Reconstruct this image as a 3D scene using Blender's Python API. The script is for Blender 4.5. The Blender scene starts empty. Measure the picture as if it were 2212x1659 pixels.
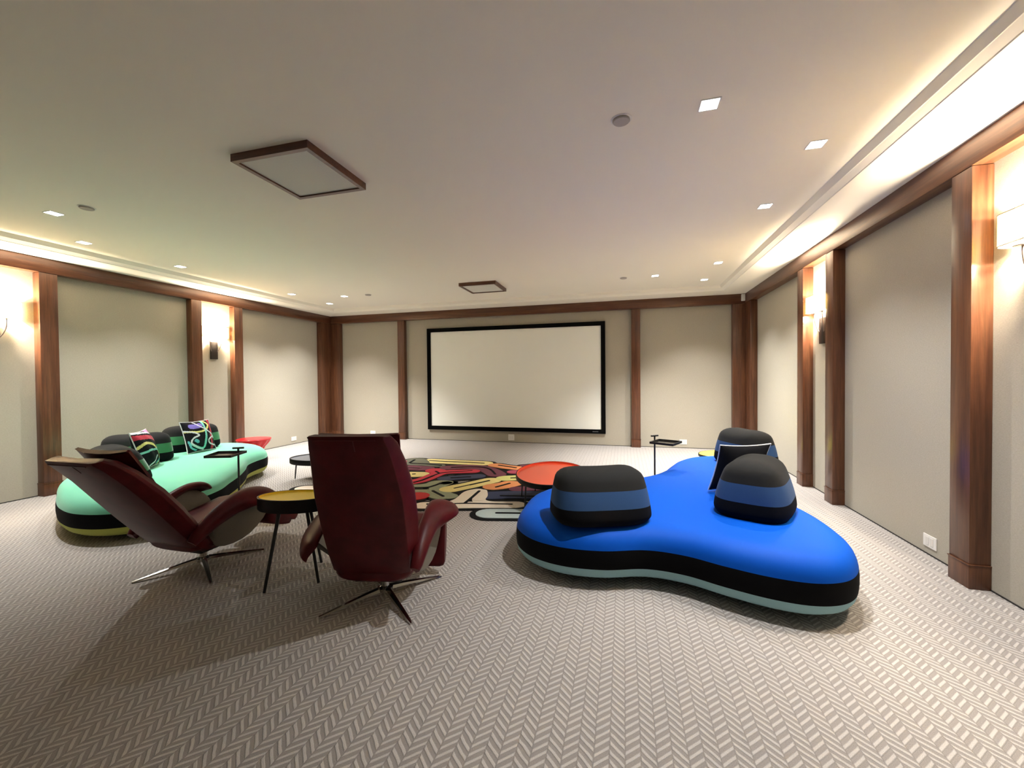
import bpy, bmesh, math, random
from mathutils import Vector, Matrix
random.seed(4)
C = bpy.context.scene
COL = C.collection

# ------------------------------------------------------------------ camera
CAM_H = 1.45
cam_d = bpy.data.cameras.new('camera'); cam = bpy.data.objects.new('camera', cam_d); COL.objects.link(cam)
cam_d.sensor_fit = 'HORIZONTAL'; cam_d.sensor_width = 36.0; cam_d.lens = 36.0 * 892.71 / 2212.0
cam_d.clip_start = 0.05; cam_d.clip_end = 60
_r = Vector((0.96516881, 0.26147226, -0.0090232)); _u = Vector((0.00466294, 0.01729143, 0.99983962)); _f = Vector((-0.26158635, 0.96505609, -0.01546991))
cam.matrix_world = Matrix(((_r.x, _u.x, -_f.x, 0), (_r.y, _u.y, -_f.y, 0), (_r.z, _u.z, -_f.z, CAM_H), (0, 0, 0, 1)))
C.camera = cam
# ------------------------------------------------------------------ world, exposure
w = bpy.data.worlds.new('world'); C.world = w; w.use_nodes = True
w.node_tree.nodes['Background'].inputs[0].default_value = (1, 0.93, 0.84, 1)
w.node_tree.nodes['Background'].inputs[1].default_value = 0.02
C.view_settings.view_transform = 'Standard'; C.view_settings.look = 'None'
C.view_settings.gamma = 1.0; C.view_settings.use_curve_mapping = False
C.view_settings.exposure = 2.1
# light levels of the room's own lamps
DOWN_W = 60.0          # each recessed ceiling light (watts)
DOWN_COL = (1.0, 0.985, 0.955)
SCONCE_W = 20.0         # each of the two bulbs inside a wall lamp
SCONCE_COL = (1.0, 0.85, 0.66)

# ------------------------------------------------------------------ room measures
D, XL, XR, PR = 8.915, -7.181, 2.352, 0.118      # far wall, side walls, wood projection
YN = -1.0                                        # near wall, behind the camera
ZB, ZS, ZC = 2.83, 3.013, 3.098                  # beam underside, soffit, main ceiling
H = 3.3

# ------------------------------------------------------------------ helpers
def obj(name, bm, mats, parent=None, smooth=None, loc=None):
    me = bpy.data.meshes.new(name)
    bmesh.ops.recalc_face_normals(bm, faces=bm.faces[:]) if smooth != 'keep' else None
    bm.to_mesh(me); bm.free()
    if not isinstance(mats, (list, tuple)): mats = [mats]
    for m in mats: me.materials.append(m)
    o = bpy.data.objects.new(name, me); COL.objects.link(o)
    if smooth not in (None, 'keep'):
        for p in me.polygons: p.use_smooth = True
        me.set_sharp_from_angle(angle=math.radians(smooth))
    if parent: o.parent = parent
    if loc: o.location = loc
    return o
def tag(o, label, cat, group=None):
    o['label'] = label; o['category'] = cat
    if group: o['group'] = group
    return o
def thing(name, label, cat, loc=(0, 0, 0), rot=0.0, group=None):
    o = bpy.data.objects.new(name, None); COL.objects.link(o); o.empty_display_size = 0.1
    o.location = loc; o.rotation_euler = (0, 0, rot)
    return tag(o, label, cat, group)
def struct(o): o['kind'] = 'structure'; return o
def box(bm, a, b, mi=0):
    x0, y0, z0 = a; x1, y1, z1 = b
    v = [bm.verts.new(p) for p in ((x0, y0, z0), (x1, y0, z0), (x1, y1, z0), (x0, y1, z0), (x0, y0, z1), (x1, y0, z1), (x1, y1, z1), (x0, y1, z1))]
    fs = [(3, 2, 1, 0), (4, 5, 6, 7), (0, 1, 5, 4), (1, 2, 6, 5), (2, 3, 7, 6), (3, 0, 4, 7)]
    out = []
    for f in fs:
        k = bm.faces.new([v[i] for i in f]); k.material_index = mi; out.append(k)
    return out
def bevel(bm, w, seg=2):
    bmesh.ops.bevel(bm, geom=bm.edges[:], offset=w, segments=seg, affect='EDGES', profile=0.5, clamp_overlap=True)
def B(a, b, bw=0.0, seg=2):
    bm = bmesh.new(); box(bm, a, b)
    if bw: bevel(bm, bw, seg)
    return bm
def loft(bm, rings, cap0=True, cap1=True, mi=0, closed=True):
    V = [[bm.verts.new(p) for p in r] for r in rings]
    n = len(V[0])
    for a, b in zip(V, V[1:]):
        for i in range(n if closed else n - 1):
            j = (i + 1) % n
            f = bm.faces.new((a[i], a[j], b[j], b[i])); f.material_index = mi
    if cap0: bm.faces.new(V[0][::-1]).material_index = mi
    if cap1: bm.faces.new(V[-1]).material_index = mi
    return V
def prism(bm, poly, z0, z1, mi=0):
    return loft(bm, [[(x, y, z0) for x, y in poly], [(x, y, z1) for x, y in poly]], mi=mi)
def tube(bm, pts, rad, n=10, mi=0):
    pts = [Vector(p) for p in pts]
    if not isinstance(rad, (list, tuple)): rad = [rad] * len(pts)
    rings = []; up = None
    for i, p in enumerate(pts):
        t = (pts[min(i + 1, len(pts) - 1)] - pts[max(i - 1, 0)]).normalized()
        if up is None:
            up = Vector((0, 0, 1)) if abs(t.z) < 0.9 else Vector((1, 0, 0))
        a = t.cross(up).normalized(); b = a.cross(t).normalized(); up = b
        rings.append([p + (a * math.cos(k * 2 * math.pi / n) + b * math.sin(k * 2 * math.pi / n)) * rad[i] for k in range(n)])
    loft(bm, rings, mi=mi)
def lathe(bm, prof, n=40, mod=None, mi=0):
    rings = []
    for r, z in prof:
        rings.append([((r + (mod(k, n, r, z) if mod else 0)) * math.cos(k * 2 * math.pi / n), (r + (mod(k, n, r, z) if mod else 0)) * math.sin(k * 2 * math.pi / n), z) for k in range(n)])
    loft(bm, rings, mi=mi)
def spline(P, per=8, closed=True):
    out = []; n = len(P)
    for i in range(n if closed else n - 1):
        p = [Vector(P[(i + k) % n]) if closed else Vector(P[max(0, min(n - 1, i + k))]) for k in (-1, 0, 1, 2)]
        for s in range(per):
            t = s / per
            out.append(0.5 * ((2 * p[1]) + (p[2] - p[0]) * t + (2 * p[0] - 5 * p[1] + 4 * p[2] - p[3]) * t * t + (3 * p[1] - p[0] - 3 * p[2] + p[3]) * t ** 3))
    if not closed: out.append(Vector(P[-1]))
    return out
def inset2d(P, d):
    n = len(P); out = []
    for i in range(n):
        t = (P[(i + 2) % n] - P[(i - 2) % n]).normalized()
        out.append(P[i] + Vector((-t.y, t.x)) * d)      # CCW outline: left normal points inward
    return out

# ------------------------------------------------------------------ materials
def mat(name, col=(0.8, 0.8, 0.8), rough=0.6, metal=0.0, spec=0.5, sheen=0.0, coat=0.0):
    m = bpy.data.materials.new(name); m.use_nodes = True
    b = m.node_tree.nodes['Principled BSDF']
    b.inputs['Base Color'].default_value = (*col, 1); b.inputs['Roughness'].default_value = rough
    b.inputs['Metallic'].default_value = metal; b.inputs['Specular IOR Level'].default_value = spec
    if sheen: b.inputs['Sheen Weight'].default_value = sheen; b.inputs['Sheen Roughness'].default_value = 0.4
    if coat: b.inputs['Coat Weight'].default_value = coat; b.inputs['Coat Roughness'].default_value = 0.15
    return m
class N:
    """tiny node helper"""
    def __init__(s, m): s.m = m; s.t = m.node_tree; s.b = s.t.nodes['Principled BSDF']
    def n(s, typ, **kw):
        x = s.t.nodes.new(typ)
        for k, v in kw.items(): setattr(x, k, v)
        return x
    def l(s, a, b): s.t.links.new(a, b)
    def math(s, op, a, b=None, c=None):
        x = s.n('ShaderNodeMath', operation=op)
        for i, v in enumerate((a, b, c)):
            if v is None: continue
            if isinstance(v, (int, float)): x.inputs[i].default_value = v
            else: s.l(v, x.inputs[i])
        return x.outputs[0]
    def coord(s, scale=(1, 1, 1), kind='Object', rot=(0, 0, 0)):
        tc = s.n('ShaderNodeTexCoord'); mp = s.n('ShaderNodeMapping')
        mp.inputs['Scale'].default_value = scale; mp.inputs['Rotation'].default_value = rot
        s.l(tc.outputs[kind], mp.inputs['Vector']); return mp.outputs[0]
    def noise(s, vec, scale, detail=3, rough=0.5, dist=0.0):
        x = s.n('ShaderNodeTexNoise'); x.inputs['Scale'].default_value = scale; x.inputs['Detail'].default_value = detail
        x.inputs['Roughness'].default_value = rough; x.inputs['Distortion'].default_value = dist
        if vec: s.l(vec, x.inputs['Vector'])
        return x.outputs[0]
    def ramp(s, fac, stops):
        x = s.n('ShaderNodeValToRGB'); e = x.color_ramp.elements
        while len(e) < len(stops): e.new(0.5)
        for el, (p, c) in zip(e, stops): el.position = p; el.color = (*c, 1)
        s.l(fac, x.inputs[0]); return x.outputs[0]
    def mix(s, fac, a, b):
        x = s.n('ShaderNodeMix', data_type='RGBA')
        s.l(fac, x.inputs[0]) if not isinstance(fac, float) else setattr(x.inputs[0], 'default_value', fac)
        for v, i in ((a, 6), (b, 7)):
            if isinstance(v, tuple): x.inputs[i].default_value = (*v, 1)
            else: s.l(v, x.inputs[i])
        return x.outputs[2]
    def bump(s, h, strength=0.3, dist=0.01):
        x = s.n('ShaderNodeBump'); x.inputs['Strength'].default_value = strength; x.inputs['Distance'].default_value = dist
        s.l(h, x.inputs['Height']); s.l(x.outputs[0], s.b.inputs['Normal'])
    def base(s, c): s.l(c, s.b.inputs['Base Color'])

def wood(name, stretch):
    m = mat(name, rough=0.32, spec=0.5); k = N(m)
    v = k.coord(stretch)
    a = k.noise(v, 1.0, 5, 0.6, 0.6); f = k.noise(k.coord(tuple(x * 3.2 for x in stretch)), 1.0, 3, 0.7)
    c = k.ramp(a, [(0.28, (0.075, 0.027, 0.013)), (0.5, (0.125, 0.048, 0.023)), (0.72, (0.18, 0.078, 0.036))])
    fine = k.ramp(f, [(0.35, (0.72, 0.72, 0.72)), (0.65, (1.08, 1.05, 1.0))])
    x = k.n('ShaderNodeMix', data_type='RGBA', blend_type='MULTIPLY'); x.inputs[0].default_value = 1.0
    k.l(c, x.inputs[6]); k.l(fine, x.inputs[7]); k.base(x.outputs[2]); k.bump(f, 0.05, 0.002)
    return m
WOODZ = wood('walnut_upright', (18, 18, 0.9)); WOODX = wood('walnut_along_x', (0.9, 18, 18)); WOODY = wood('walnut_along_y', (18, 0.9, 18))
def plaster():
    m = mat('ceiling_plaster', (0.90, 0.855, 0.76), 0.9, spec=0.2); k = N(m)
    k.bump(k.noise(k.coord(), 240, 2), 0.08, 0.002); return m
CEIL = plaster()
def wallcloth():
    m = mat('woven_wall_fabric', rough=0.95, spec=0.15, sheen=0.1); k = N(m)
    a = k.noise(k.coord((60, 60, 420)), 1.0, 2, 0.6); b = k.noise(k.coord((300, 300, 300)), 1.0, 2)
    k.base(k.ramp(k.math('MULTIPLY_ADD', a, 0.6, k.math('MULTIPLY', b, 0.4)), [(0.3, (0.365, 0.332, 0.268)), (0.7, (0.49, 0.452, 0.372))]))
    k.bump(a, 0.25, 0.003); return m
WALL = wallcloth()
def carpet():
    m = mat('herringbone_carpet', rough=0.98, spec=0.1, sheen=0.15); k = N(m)
    tc = k.n('ShaderNodeTexCoord'); sp = k.n('ShaderNodeSeparateXYZ'); k.l(tc.outputs['Object'], sp.inputs[0])
    wob = k.noise(k.coord((14, 14, 14)), 1.0, 2)
    x = k.math('MULTIPLY_ADD', wob, 0.006, sp.outputs[0]); y = k.math('MULTIPLY_ADD', wob, 0.010, sp.outputs[1])
    u = k.math('DIVIDE', x, 0.0585)
    cid = k.math('FLOOR', u); fr = k.math('FRACT', u)
    par = k.math('ABSOLUTE', k.math('MODULO', cid, 2.0))                    # 0 / 1 by column
    sgn = k.math('MULTIPLY_ADD', par, 2.0, -1.0)
    sl = k.math('MULTIPLY', k.math('SUBTRACT', fr, 0.5), sgn)
    vv = k.math('ADD', k.math('DIVIDE', y, 0.040), k.math('MULTIPLY', sl, 1.38))
    vv = k.math('ADD', vv, k.math('MULTIPLY', par, 0.42))
    s = k.math('FRACT', vv)
    hi = k.n('ShaderNodeMapRange', interpolation_type='SMOOTHSTEP'); hi.inputs[1].default_value = 0.02; hi.inputs[2].default_value = 0.22
    k.l(s, hi.inputs[0])
    lo = k.n('ShaderNodeMapRange', interpolation_type='SMOOTHSTEP'); lo.inputs[1].default_value = 0.62; lo.inputs[2].default_value = 0.46
    k.l(s, lo.inputs[0])
    ridge = k.math('MULTIPLY', hi.outputs[0], lo.outputs[0])                # 1 on the light rib
    edge = k.n('ShaderNodeMapRange', interpolation_type='SMOOTHSTEP'); edge.inputs[1].default_value = 0.5; edge.inputs[2].default_value = 0.42
    k.l(k.math('ABSOLUTE', k.math('SUBTRACT', fr, 0.5)), edge.inputs[0])
    hgt = k.math('MULTIPLY', k.math('MULTIPLY_ADD', ridge, 0.75, 0.25), k.math('MULTIPLY_ADD', edge.outputs[0], 0.6, 0.4))
    pile = k.noise(k.coord((420, 420, 420)), 1.0, 2, 0.7)
    pat = k.mix(hgt, (0.285, 0.255, 0.236), (0.60, 0.562, 0.534))
    sp2 = k.ramp(pile, [(0.3, (0.62, 0.62, 0.62)), (0.7, (1.22, 1.22, 1.22))])
    mx = k.n('ShaderNodeMix', data_type='RGBA', blend_type='MULTIPLY'); mx.inputs[0].default_value = 1.0
    k.l(pat, mx.inputs[6]); k.l(sp2, mx.inputs[7]); k.base(mx.outputs[2])
    k.bump(k.math('MULTIPLY_ADD', pile, 0.25, hgt), 0.55, 0.010); return m
CARPET = carpet()
def fabric(name, col, rough=0.85, sheen=0.3, bscale=500, bstr=0.12, var=0.10):
    m = mat(name, col, rough, spec=0.12, sheen=sheen); k = N(m)
    nz = k.noise(k.coord((bscale,) * 3), 1.0, 2)
    k.base(k.ramp(nz, [(0.3, tuple(c * (1 - var) for c in col)), (0.7, tuple(min(1, c * (1 + var)) for c in col))]))
    k.bump(nz, bstr, 0.002); return m
BLUE = fabric('blue_stretch_fabric', (0.0, 0.085, 0.54), 0.6, 0.0, bstr=0.05, var=0.04)
MINT = fabric('mint_stretch_fabric', (0.20, 0.62, 0.42), 0.7, 0.2, bstr=0.05, var=0.05)
BLACKF = fabric('black_stretch_fabric', (0.004, 0.004, 0.005), 0.9, 0.0)
CHARCOAL = fabric('charcoal_stretch_fabric', (0.018, 0.018, 0.018), 0.9, 0.03)
AQUA = fabric('pale_aqua_fabric', (0.30, 0.50, 0.54), 0.8, 0.0, var=0.05)
LIME = fabric('lime_fabric', (0.42, 0.45, 0.10), 0.8, 0.1, var=0.05)
DENIM = fabric('slate_blue_fabric', (0.028, 0.070, 0.17), 0.85, 0.05)
GREEN = fabric('bottle_green_velvet', (0.05, 0.20, 0.085), 0.8, 0.3)
GREYLIN = fabric('grey_beige_lining', (0.17, 0.155, 0.128), 0.9, 0.0)
def leather():
    m = mat('oxblood_leather', (0.13, 0.010, 0.014), 0.42, spec=0.22); k = N(m)
    n1 = k.noise(k.coord((9, 9, 9)), 1.0, 3); n2 = k.noise(k.coord((260, 260, 260)), 1.0, 2)
    k.base(k.ramp(n1, [(0.3, (0.060, 0.0028, 0.0050)), (0.7, (0.095, 0.0055, 0.0090))])); k.bump(n2, 0.12, 0.002); return m
LEATHER = leather()
CHROME = mat('polished_chrome', (0.62, 0.60, 0.57), 0.12, 1.0)
BLKMET = mat('black_powder_coat', (0.010, 0.010, 0.011), 0.45)
BLKLAQ = mat('black_lacquer', (0.004, 0.004, 0.004), 0.45, spec=0.2)
YELLOWT = mat('yellow_enamel', (0.95, 0.70, 0.05), 0.35)
YELLOWL = mat('lemon_lacquer', (0.90, 0.83, 0.08), 0.4)
ORANGET = mat('orange_red_enamel', (0.92, 0.085, 0.025), 0.28, coat=0.3)
REDLAQ = mat('red_lacquer', (0.62, 0.010, 0.016), 0.3, spec=0.3, coat=0.1)
GREYT = mat('slate_grey_top', (0.20, 0.21, 0.25), 0.35)
SCREENM = mat('projection_screen_cloth', (0.90, 0.91, 0.85), 0.75, spec=0.1)
VELVETB = mat('black_velvet_frame', (0.004, 0.004, 0.004), 0.9, spec=0.05)
WHITEP = mat('white_plastic', (0.80, 0.78, 0.74), 0.45)
GREYP = mat('grey_cover_plate', (0.42, 0.38, 0.35), 0.6)
PANELW = fabric('off_white_acoustic_cloth', (0.70, 0.69, 0.63), 0.9, 0.1, var=0.04)
BRONZE = mat('dark_bronze', (0.035, 0.028, 0.024), 0.45, 0.6)
NICKEL = mat('brushed_bronze_arm', (0.16, 0.13, 0.12), 0.35, 0.8)
GAP = mat('painted_gap_shade', (0.03, 0.027, 0.024), 0.9)  # near-black colour stands in for shade in the gap at the wall foot
def emit(name, col, s):
    m = mat(name, col, 0.5); b = m.node_tree.nodes['Principled BSDF']
    b.inputs['Emission Color'].default_value = (*col, 1); b.inputs['Emission Strength'].default_value = s; return m
LENS = emit('lit_lens', (0.93, 0.97, 1.0), 6.0)
def shade_mat():
    m = bpy.data.materials.new('lit_linen_shade'); m.use_nodes = True; t = m.node_tree; t.nodes.clear()
    o = t.nodes.new('ShaderNodeOutputMaterial'); tr = t.nodes.new('ShaderNodeBsdfTranslucent'); df = t.nodes.new('ShaderNodeBsdfDiffuse'); mx = t.nodes.new('ShaderNodeMixShader')
    tr.inputs[0].default_value = (0.62, 0.55, 0.34, 1); df.inputs[0].default_value = (0.85, 0.80, 0.68, 1); mx.inputs[0].default_value = 0.5
    t.links.new(tr.outputs[0], mx.inputs[1]); t.links.new(df.outputs[0], mx.inputs[2]); t.links.new(mx.outputs[0], o.inputs[0]); return m
SHADE = shade_mat()

# ------------------------------------------------------------------ room shell
T = 0.15
struct(obj('floor', B((XL - T, YN - T, -0.12), (XR + T, D + T, 0)), CARPET))
struct(obj('wall_far', B((XL - T, D, 0), (XR + T, D + T, H)), WALL))
struct(obj('wall_near', B((XL - T, YN - T, 0), (XR + T, YN, H)), WALL))
struct(obj('wall_left', B((XL - T, YN, 0), (XL, D, H)), WALL))
struct(obj('wall_right', B((XR, YN, 0), (XR + T, D, H)), WALL))
# tray ceiling: flat field, sloping cove, flat soffit round the walls
xs0, xs1, ys1, ys0 = -6.626, 1.775, 8.357, -0.42      # soffit edge
RUN = 0.085                                            # the cove's run
xc0, xc1, yc1, yc0 = xs0 + RUN, xs1 - RUN, ys1 - RUN, ys0 + RUN
bm = bmesh.new()
def q(*p): return bm.faces.new([bm.verts.new(c) for c in p])
q((xc0, yc0, ZC), (xc1, yc0, ZC), (xc1, yc1, ZC), (xc0, yc1, ZC))
rc = [(xc0, yc0), (xc1, yc0), (xc1, yc1), (xc0, yc1)]; rs = [(xs0, ys0), (xs1, ys0), (xs1, ys1), (xs0, ys1)]; rw = [(XL, YN), (XR, YN), (XR, D), (XL, D)]
def rect(d): return [(xs0 + d, ys0 + d), (xs1 - d, ys0 + d), (xs1 - d, ys1 - d), (xs0 + d, ys1 - d)]
COVE = [(rs, ZS), (rect(0.004), ZS + 0.006), (rect(0.050), ZS + 0.034), (rect(0.056), ZS + 0.036), (rect(RUN), ZC)]
for i in range(4):
    j = (i + 1) % 4
    for (ra, za), (rb, zb) in zip(COVE, COVE[1:]): q((*ra[i], za), (*ra[j], za), (*rb[j], zb), (*rb[i], zb))
    q((*rw[i], ZS), (*rw[j], ZS), (*rs[j], ZS), (*rs[i], ZS))
box(bm, (XL - T, YN - T, H - 0.02), (XR + T, D + T, H + 0.1))
ce = obj('ceiling', bm, CEIL, smooth='keep'); struct(ce)

tn = [0]
def trim(bm, m, label=None):
    tn[0] += 1
    o = obj('trim_%d' % tn[0], bm, m, smooth=30); struct(o); return o
# beams under the soffit
trim(B((XL + PR, D - PR, ZB), (XR - PR, D, ZS), 0.004), WOODX)
trim(B((XL, YN, ZB), (XL + PR, D, ZS), 0.004), WOODY)
trim(B((XR - PR, YN, ZB), (XR, D, ZS), 0.004), WOODY)
trim(B((XL + PR, YN, ZB), (XR - PR, YN + PR, ZS), 0.004), WOODX)
# uprights with a plinth block
def post(x0, x1, y0, y1, grow):
    o = trim(B((x0, y0, 0.165), (x1, y1, ZB - 0.004), 0.004), WOODZ)
    gx0, gx1, gy0, gy1 = grow
    bm = B((x0 - gx0, y0 - gy0, 0), (x1 + gx1, y1 + gy1, 0.160), 0.003)
    obj('plinth', bm, WOODZ, o, smooth=30)
    bm = B((x0 - gx0 * 2, y0 - gy0 * 2, 0.158), (x1 + gx1 * 2, y1 + gy1 * 2, 0.166), 0.002)
    obj('plinth_cap', bm, WOODZ, o, smooth=30)
g = 0.004
for y0 in (2.54, 3.465, 5.355, 6.150):
    post(XR - PR, XR, y0, y0 + 0.178, (g, 0, g, g))
    post(XL, XL + PR, y0, y0 + 0.178, (0, g, g, g))
for x0 in (-5.20, 0.148):
    post(x0, x0 + 0.175, D - PR, D, (g, g, g, 0))
# corner uprights (two boards meeting in each corner)
post(XL, XL + PR, 8.448, D - PR, (0, g, g, 0)); post(XL, -6.81, D - PR, D, (0, g, g, 0))
post(XR - PR, XR, 8.448, D - PR, (g, 0, g, 0)); post(2.022, XR, D - PR, D, (g, 0, g, 0))
# thin dark strips painted as the shaded gap where wall cloth meets carpet
struct(obj('gap_shade_far', B((XL, D - 0.004, 0), (XR, D, 0.010)), GAP)); struct(obj('gap_shade_left', B((XL, YN, 0), (XL + 0.004, D, 0.010)), GAP)); struct(obj('gap_shade_right', B((XR - 0.004, YN, 0), (XR, D, 0.010)), GAP))

# ------------------------------------------------------------------ projection screen
t = thing('projection_screen', 'large blank white projection screen with wide black frame on the far wall', 'screen', (-2.422, D, 0.25))
W2, HH, FW = 2.045, 2.365, 0.088
bm = bmesh.new()
for a, b in (((-W2, -0.05, 0), (W2, 0, FW)), ((-W2, -0.05, HH - FW), (W2, 0, HH)), ((-W2, -0.05, FW), (-W2 + FW, 0, HH - FW)), ((W2 - FW, -0.05, FW), (W2, 0, HH - FW))): box(bm, a, b)
obj('frame', bm, VELVETB, t)
obj('screen_cloth', B((-W2 + FW, -0.03, FW), (W2 - FW, -0.02, HH - FW)), SCREENM, t)
obj('badge', B((W2 - 0.27, -0.052, 0.034), (W2 - 0.15, -0.05, 0.052)), mat('grey_badge', (0.08, 0.08, 0.085), 0.5), t)

# ------------------------------------------------------------------ ceiling fittings
def ceiling_panel(cy, label):
    t = thing('ceiling_panel', label, 'ceiling panel', (-2.428, cy, ZC), 0, 'square wood framed ceiling panels')
    R, F, dz = 0.335, 0.035, 0.055
    bm = bmesh.new()
    for a, b in (((-R, -R), (R, -R + F)), ((-R, R - F), (R, R)), ((-R, -R + F), (-R + F, R - F)), ((R - F, -R + F), (R, R - F))): box(bm, (*a, -dz), (*b, 0))
    obj('frame', bm, WOODX, t)
    obj('panel_insert', B((-R + F, -R + F, -dz + 0.012), (R - F, R - F, -0.005)), PANELW, t)
ceiling_panel(2.735, 'larger looking square off-white ceiling panel in dark wood frame, nearest the viewer')
ceiling_panel(7.045, 'square off-white ceiling panel in dark wood frame, above and before the projection screen')
def downlight(x, y, label):      # the far circuit of the room is set brighter than the near one
    t = thing('downlight', label, 'ceiling light', (x, y, ZC), 0, 'square recessed ceiling lights')
    s, f = 0.058, 0.008
    bm = bmesh.new()
    for a, b in (((-s, -s), (s, -s + f)), ((-s, s - f), (s, s)), ((-s, -s + f), (-s + f, s - f)), ((s - f, -s + f), (s, s - f))): box(bm, (*a, -0.004), (*b, 0.0))
    obj('frame', bm, WHITEP, t)
    obj('lens', B((-s + f, -s + f, -0.003), (s - f, s - f, -0.001)), LENS, t)
    ld = bpy.data.lights.new('downlight_beam', 'SPOT'); lo = bpy.data.objects.new('downlight_beam', ld); COL.objects.link(lo)
    ld.energy = DOWN_W * (1.15 if y > 5.5 else 0.62) * (1.0 if abs(x + 2.42) > 3.3 else 1.7); ld.color = DOWN_COL; ld.spot_size = math.radians(104); ld.spot_blend = 0.85; ld.shadow_soft_size = 0.016
    lo.location = (x, y, ZC - 0.012)
RX, LX = 1.334, -6.178
for y, lab in ((3.448, 'nearest lit square ceiling light of the row beside the right-hand cove'), (4.557, 'second lit square ceiling light along the right-hand cove, above the blue sofa'),
               (6.631, 'third lit square ceiling light along the right-hand cove, counted from the viewer'), (7.719, 'lit square ceiling light in the far right corner of the ceiling field')):
    downlight(RX, y, lab)
for y, lab in ((3.433, 'nearest lit square ceiling light hugging the left-hand cove'), (4.536, 'second lit square ceiling light along the left-hand cove, above the mint sofa'),
               (6.610, 'third lit square ceiling light along the left-hand cove, counted from the viewer'), (7.673, 'lit square ceiling light in the far left corner of the ceiling field')):
    downlight(LX, y, lab)
downlight(0.508, 2.764, 'biggest looking square ceiling light, at right beside the larger round cover plate')
downlight(0.501, 7.172, 'small square ceiling light beside the far right round cover plate')
downlight(-5.376, 2.759, 'square ceiling light at far left of the photo beside a round cover plate')
downlight(-5.361, 7.091, 'small square ceiling light beside the far left round cover plate')
def disc(x, y, label):
    t = thing('ceiling_cover_plate', label, 'cover plate', (x, y, ZC), 0, 'round grey cover plates in the ceiling')
    bm = bmesh.new(); lathe(bm, [(0.053, 0.0), (0.055, -0.010), (0.050, -0.016)], 32); obj('plate', bm, GREYP, t, smooth=35)
    bm = bmesh.new(); lathe(bm, [(0.066, 0.0), (0.066, -0.003), (0.056, -0.004)], 32); obj('collar', bm, WHITEP, t, smooth=35)
disc(-0.009, 2.771, 'largest looking round grey cover plate in the ceiling, right of centre')
disc(-4.904, 2.753, 'round grey cover plate in the ceiling at left of the photo')
disc(0.000, 7.169, 'tiny looking round grey cover plate in the ceiling, right of the far panel')
disc(-4.822, 7.096, 'tiny looking round grey cover plate in the ceiling, left of the far panel')

# ------------------------------------------------------------------ wall lamps
def sconce(side, cy, label):
    # local frame: y points out of the wall into the room
    rot = math.pi / 2 if side > 0 else -math.pi / 2
    t = thing('wall_sconce', label, 'wall lamp', (XR if side > 0 else XL, cy, 0), rot, 'wall sconces between the wood uprights')
    obj('back_plate', B((-0.064, 0.0, 1.83), (0.064, 0.034, 2.145), 0.005), BRONZE, t, smooth=30)
    hw, dp = 0.238, 0.135
    out = []
    n = 10; r = 0.075
    for cx, a0 in ((hw - r, 0), (-hw + r, 90)):
        for k in range(n + 1):
            a = math.radians(a0 + 90 * k / n); out.append((cx + r * math.cos(a), dp - r + r * math.sin(a)))
    out = [(hw, 0.012)] + out + [(-hw, 0.012)]
    bm = bmesh.new(); th = 0.003
    inn = [((abs(x) - th) * (1 if x > 0 else -1), y - th if y > 0.03 else y) for x, y in out]
    z0, z1 = 2.225, 2.418
    ring = [[(x, y, z0) for x, y in out], [(x, y, z1) for x, y in out], [(x, y, z1) for x, y in inn], [(x, y, z0) for x, y in inn]]
    V = [[bm.verts.new(p) for p in rr] for rr in ring]
    for a in range(4):
        b = (a + 1) % 4
        for i in range(len(out) - 1): bm.faces.new((V[a][i], V[a][i + 1], V[b][i + 1], V[b][i]))
    obj('lamp_shade', bm, SHADE, t, smooth=40)
    bm = bmesh.new()
    for z in (z0, z1):
        tube(bm, [(x, y, z) for x, y in out], 0.0028, 6)
    obj('shade_rim', bm, NICKEL, t, smooth=60)
    for s in (-1, 1):
        bm = bmesh.new()
        pts = spline([(s * 0.055, 0.03, 1.97), (s * 0.085, 0.045, 2.03), (s * 0.105, 0.06, 2.10), (s * 0.108, 0.067, 2.17), (s * 0.108, 0.067, 2.21)], 5, False)
        tube(bm, pts, 0.0062, 8)
        obj('arm', bm, NICKEL, t, smooth=60)
        bm = bmesh.new(); lathe(bm, [(0.010, 2.200), (0.040, 2.205), (0.042, 2.210), (0.012, 2.213), (0.012, 2.25)], 20)
        bmesh.ops.translate(bm, verts=bm.verts[:], vec=(s * 0.108, 0.067, 0)); obj('candle_cup', bm, NICKEL, t, smooth=40)
        ld = bpy.data.lights.new('sconce_bulb', 'POINT'); lo = bpy.data.objects.new('sconce_bulb', ld); COL.objects.link(lo)
        ld.energy = SCONCE_W; ld.color = SCONCE_COL; ld.shadow_soft_size = 0.022
        ly = cy + s * 0.108
        lo.location = ((XR - 0.067) if side > 0 else (XL + 0.067), ly, 2.328)
sconce(1, 3.06, 'lit wall sconce cut off by the right edge of the photo')
sconce(1, 5.845, 'lit wall sconce on the right wall half hidden between two wood uprights')
sconce(-1, 3.09, 'lit wall sconce cut off by the left edge of the photo')
sconce(-1, 5.82, 'lit wall sconce with cream shade in the bright recess on the left wall')

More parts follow.
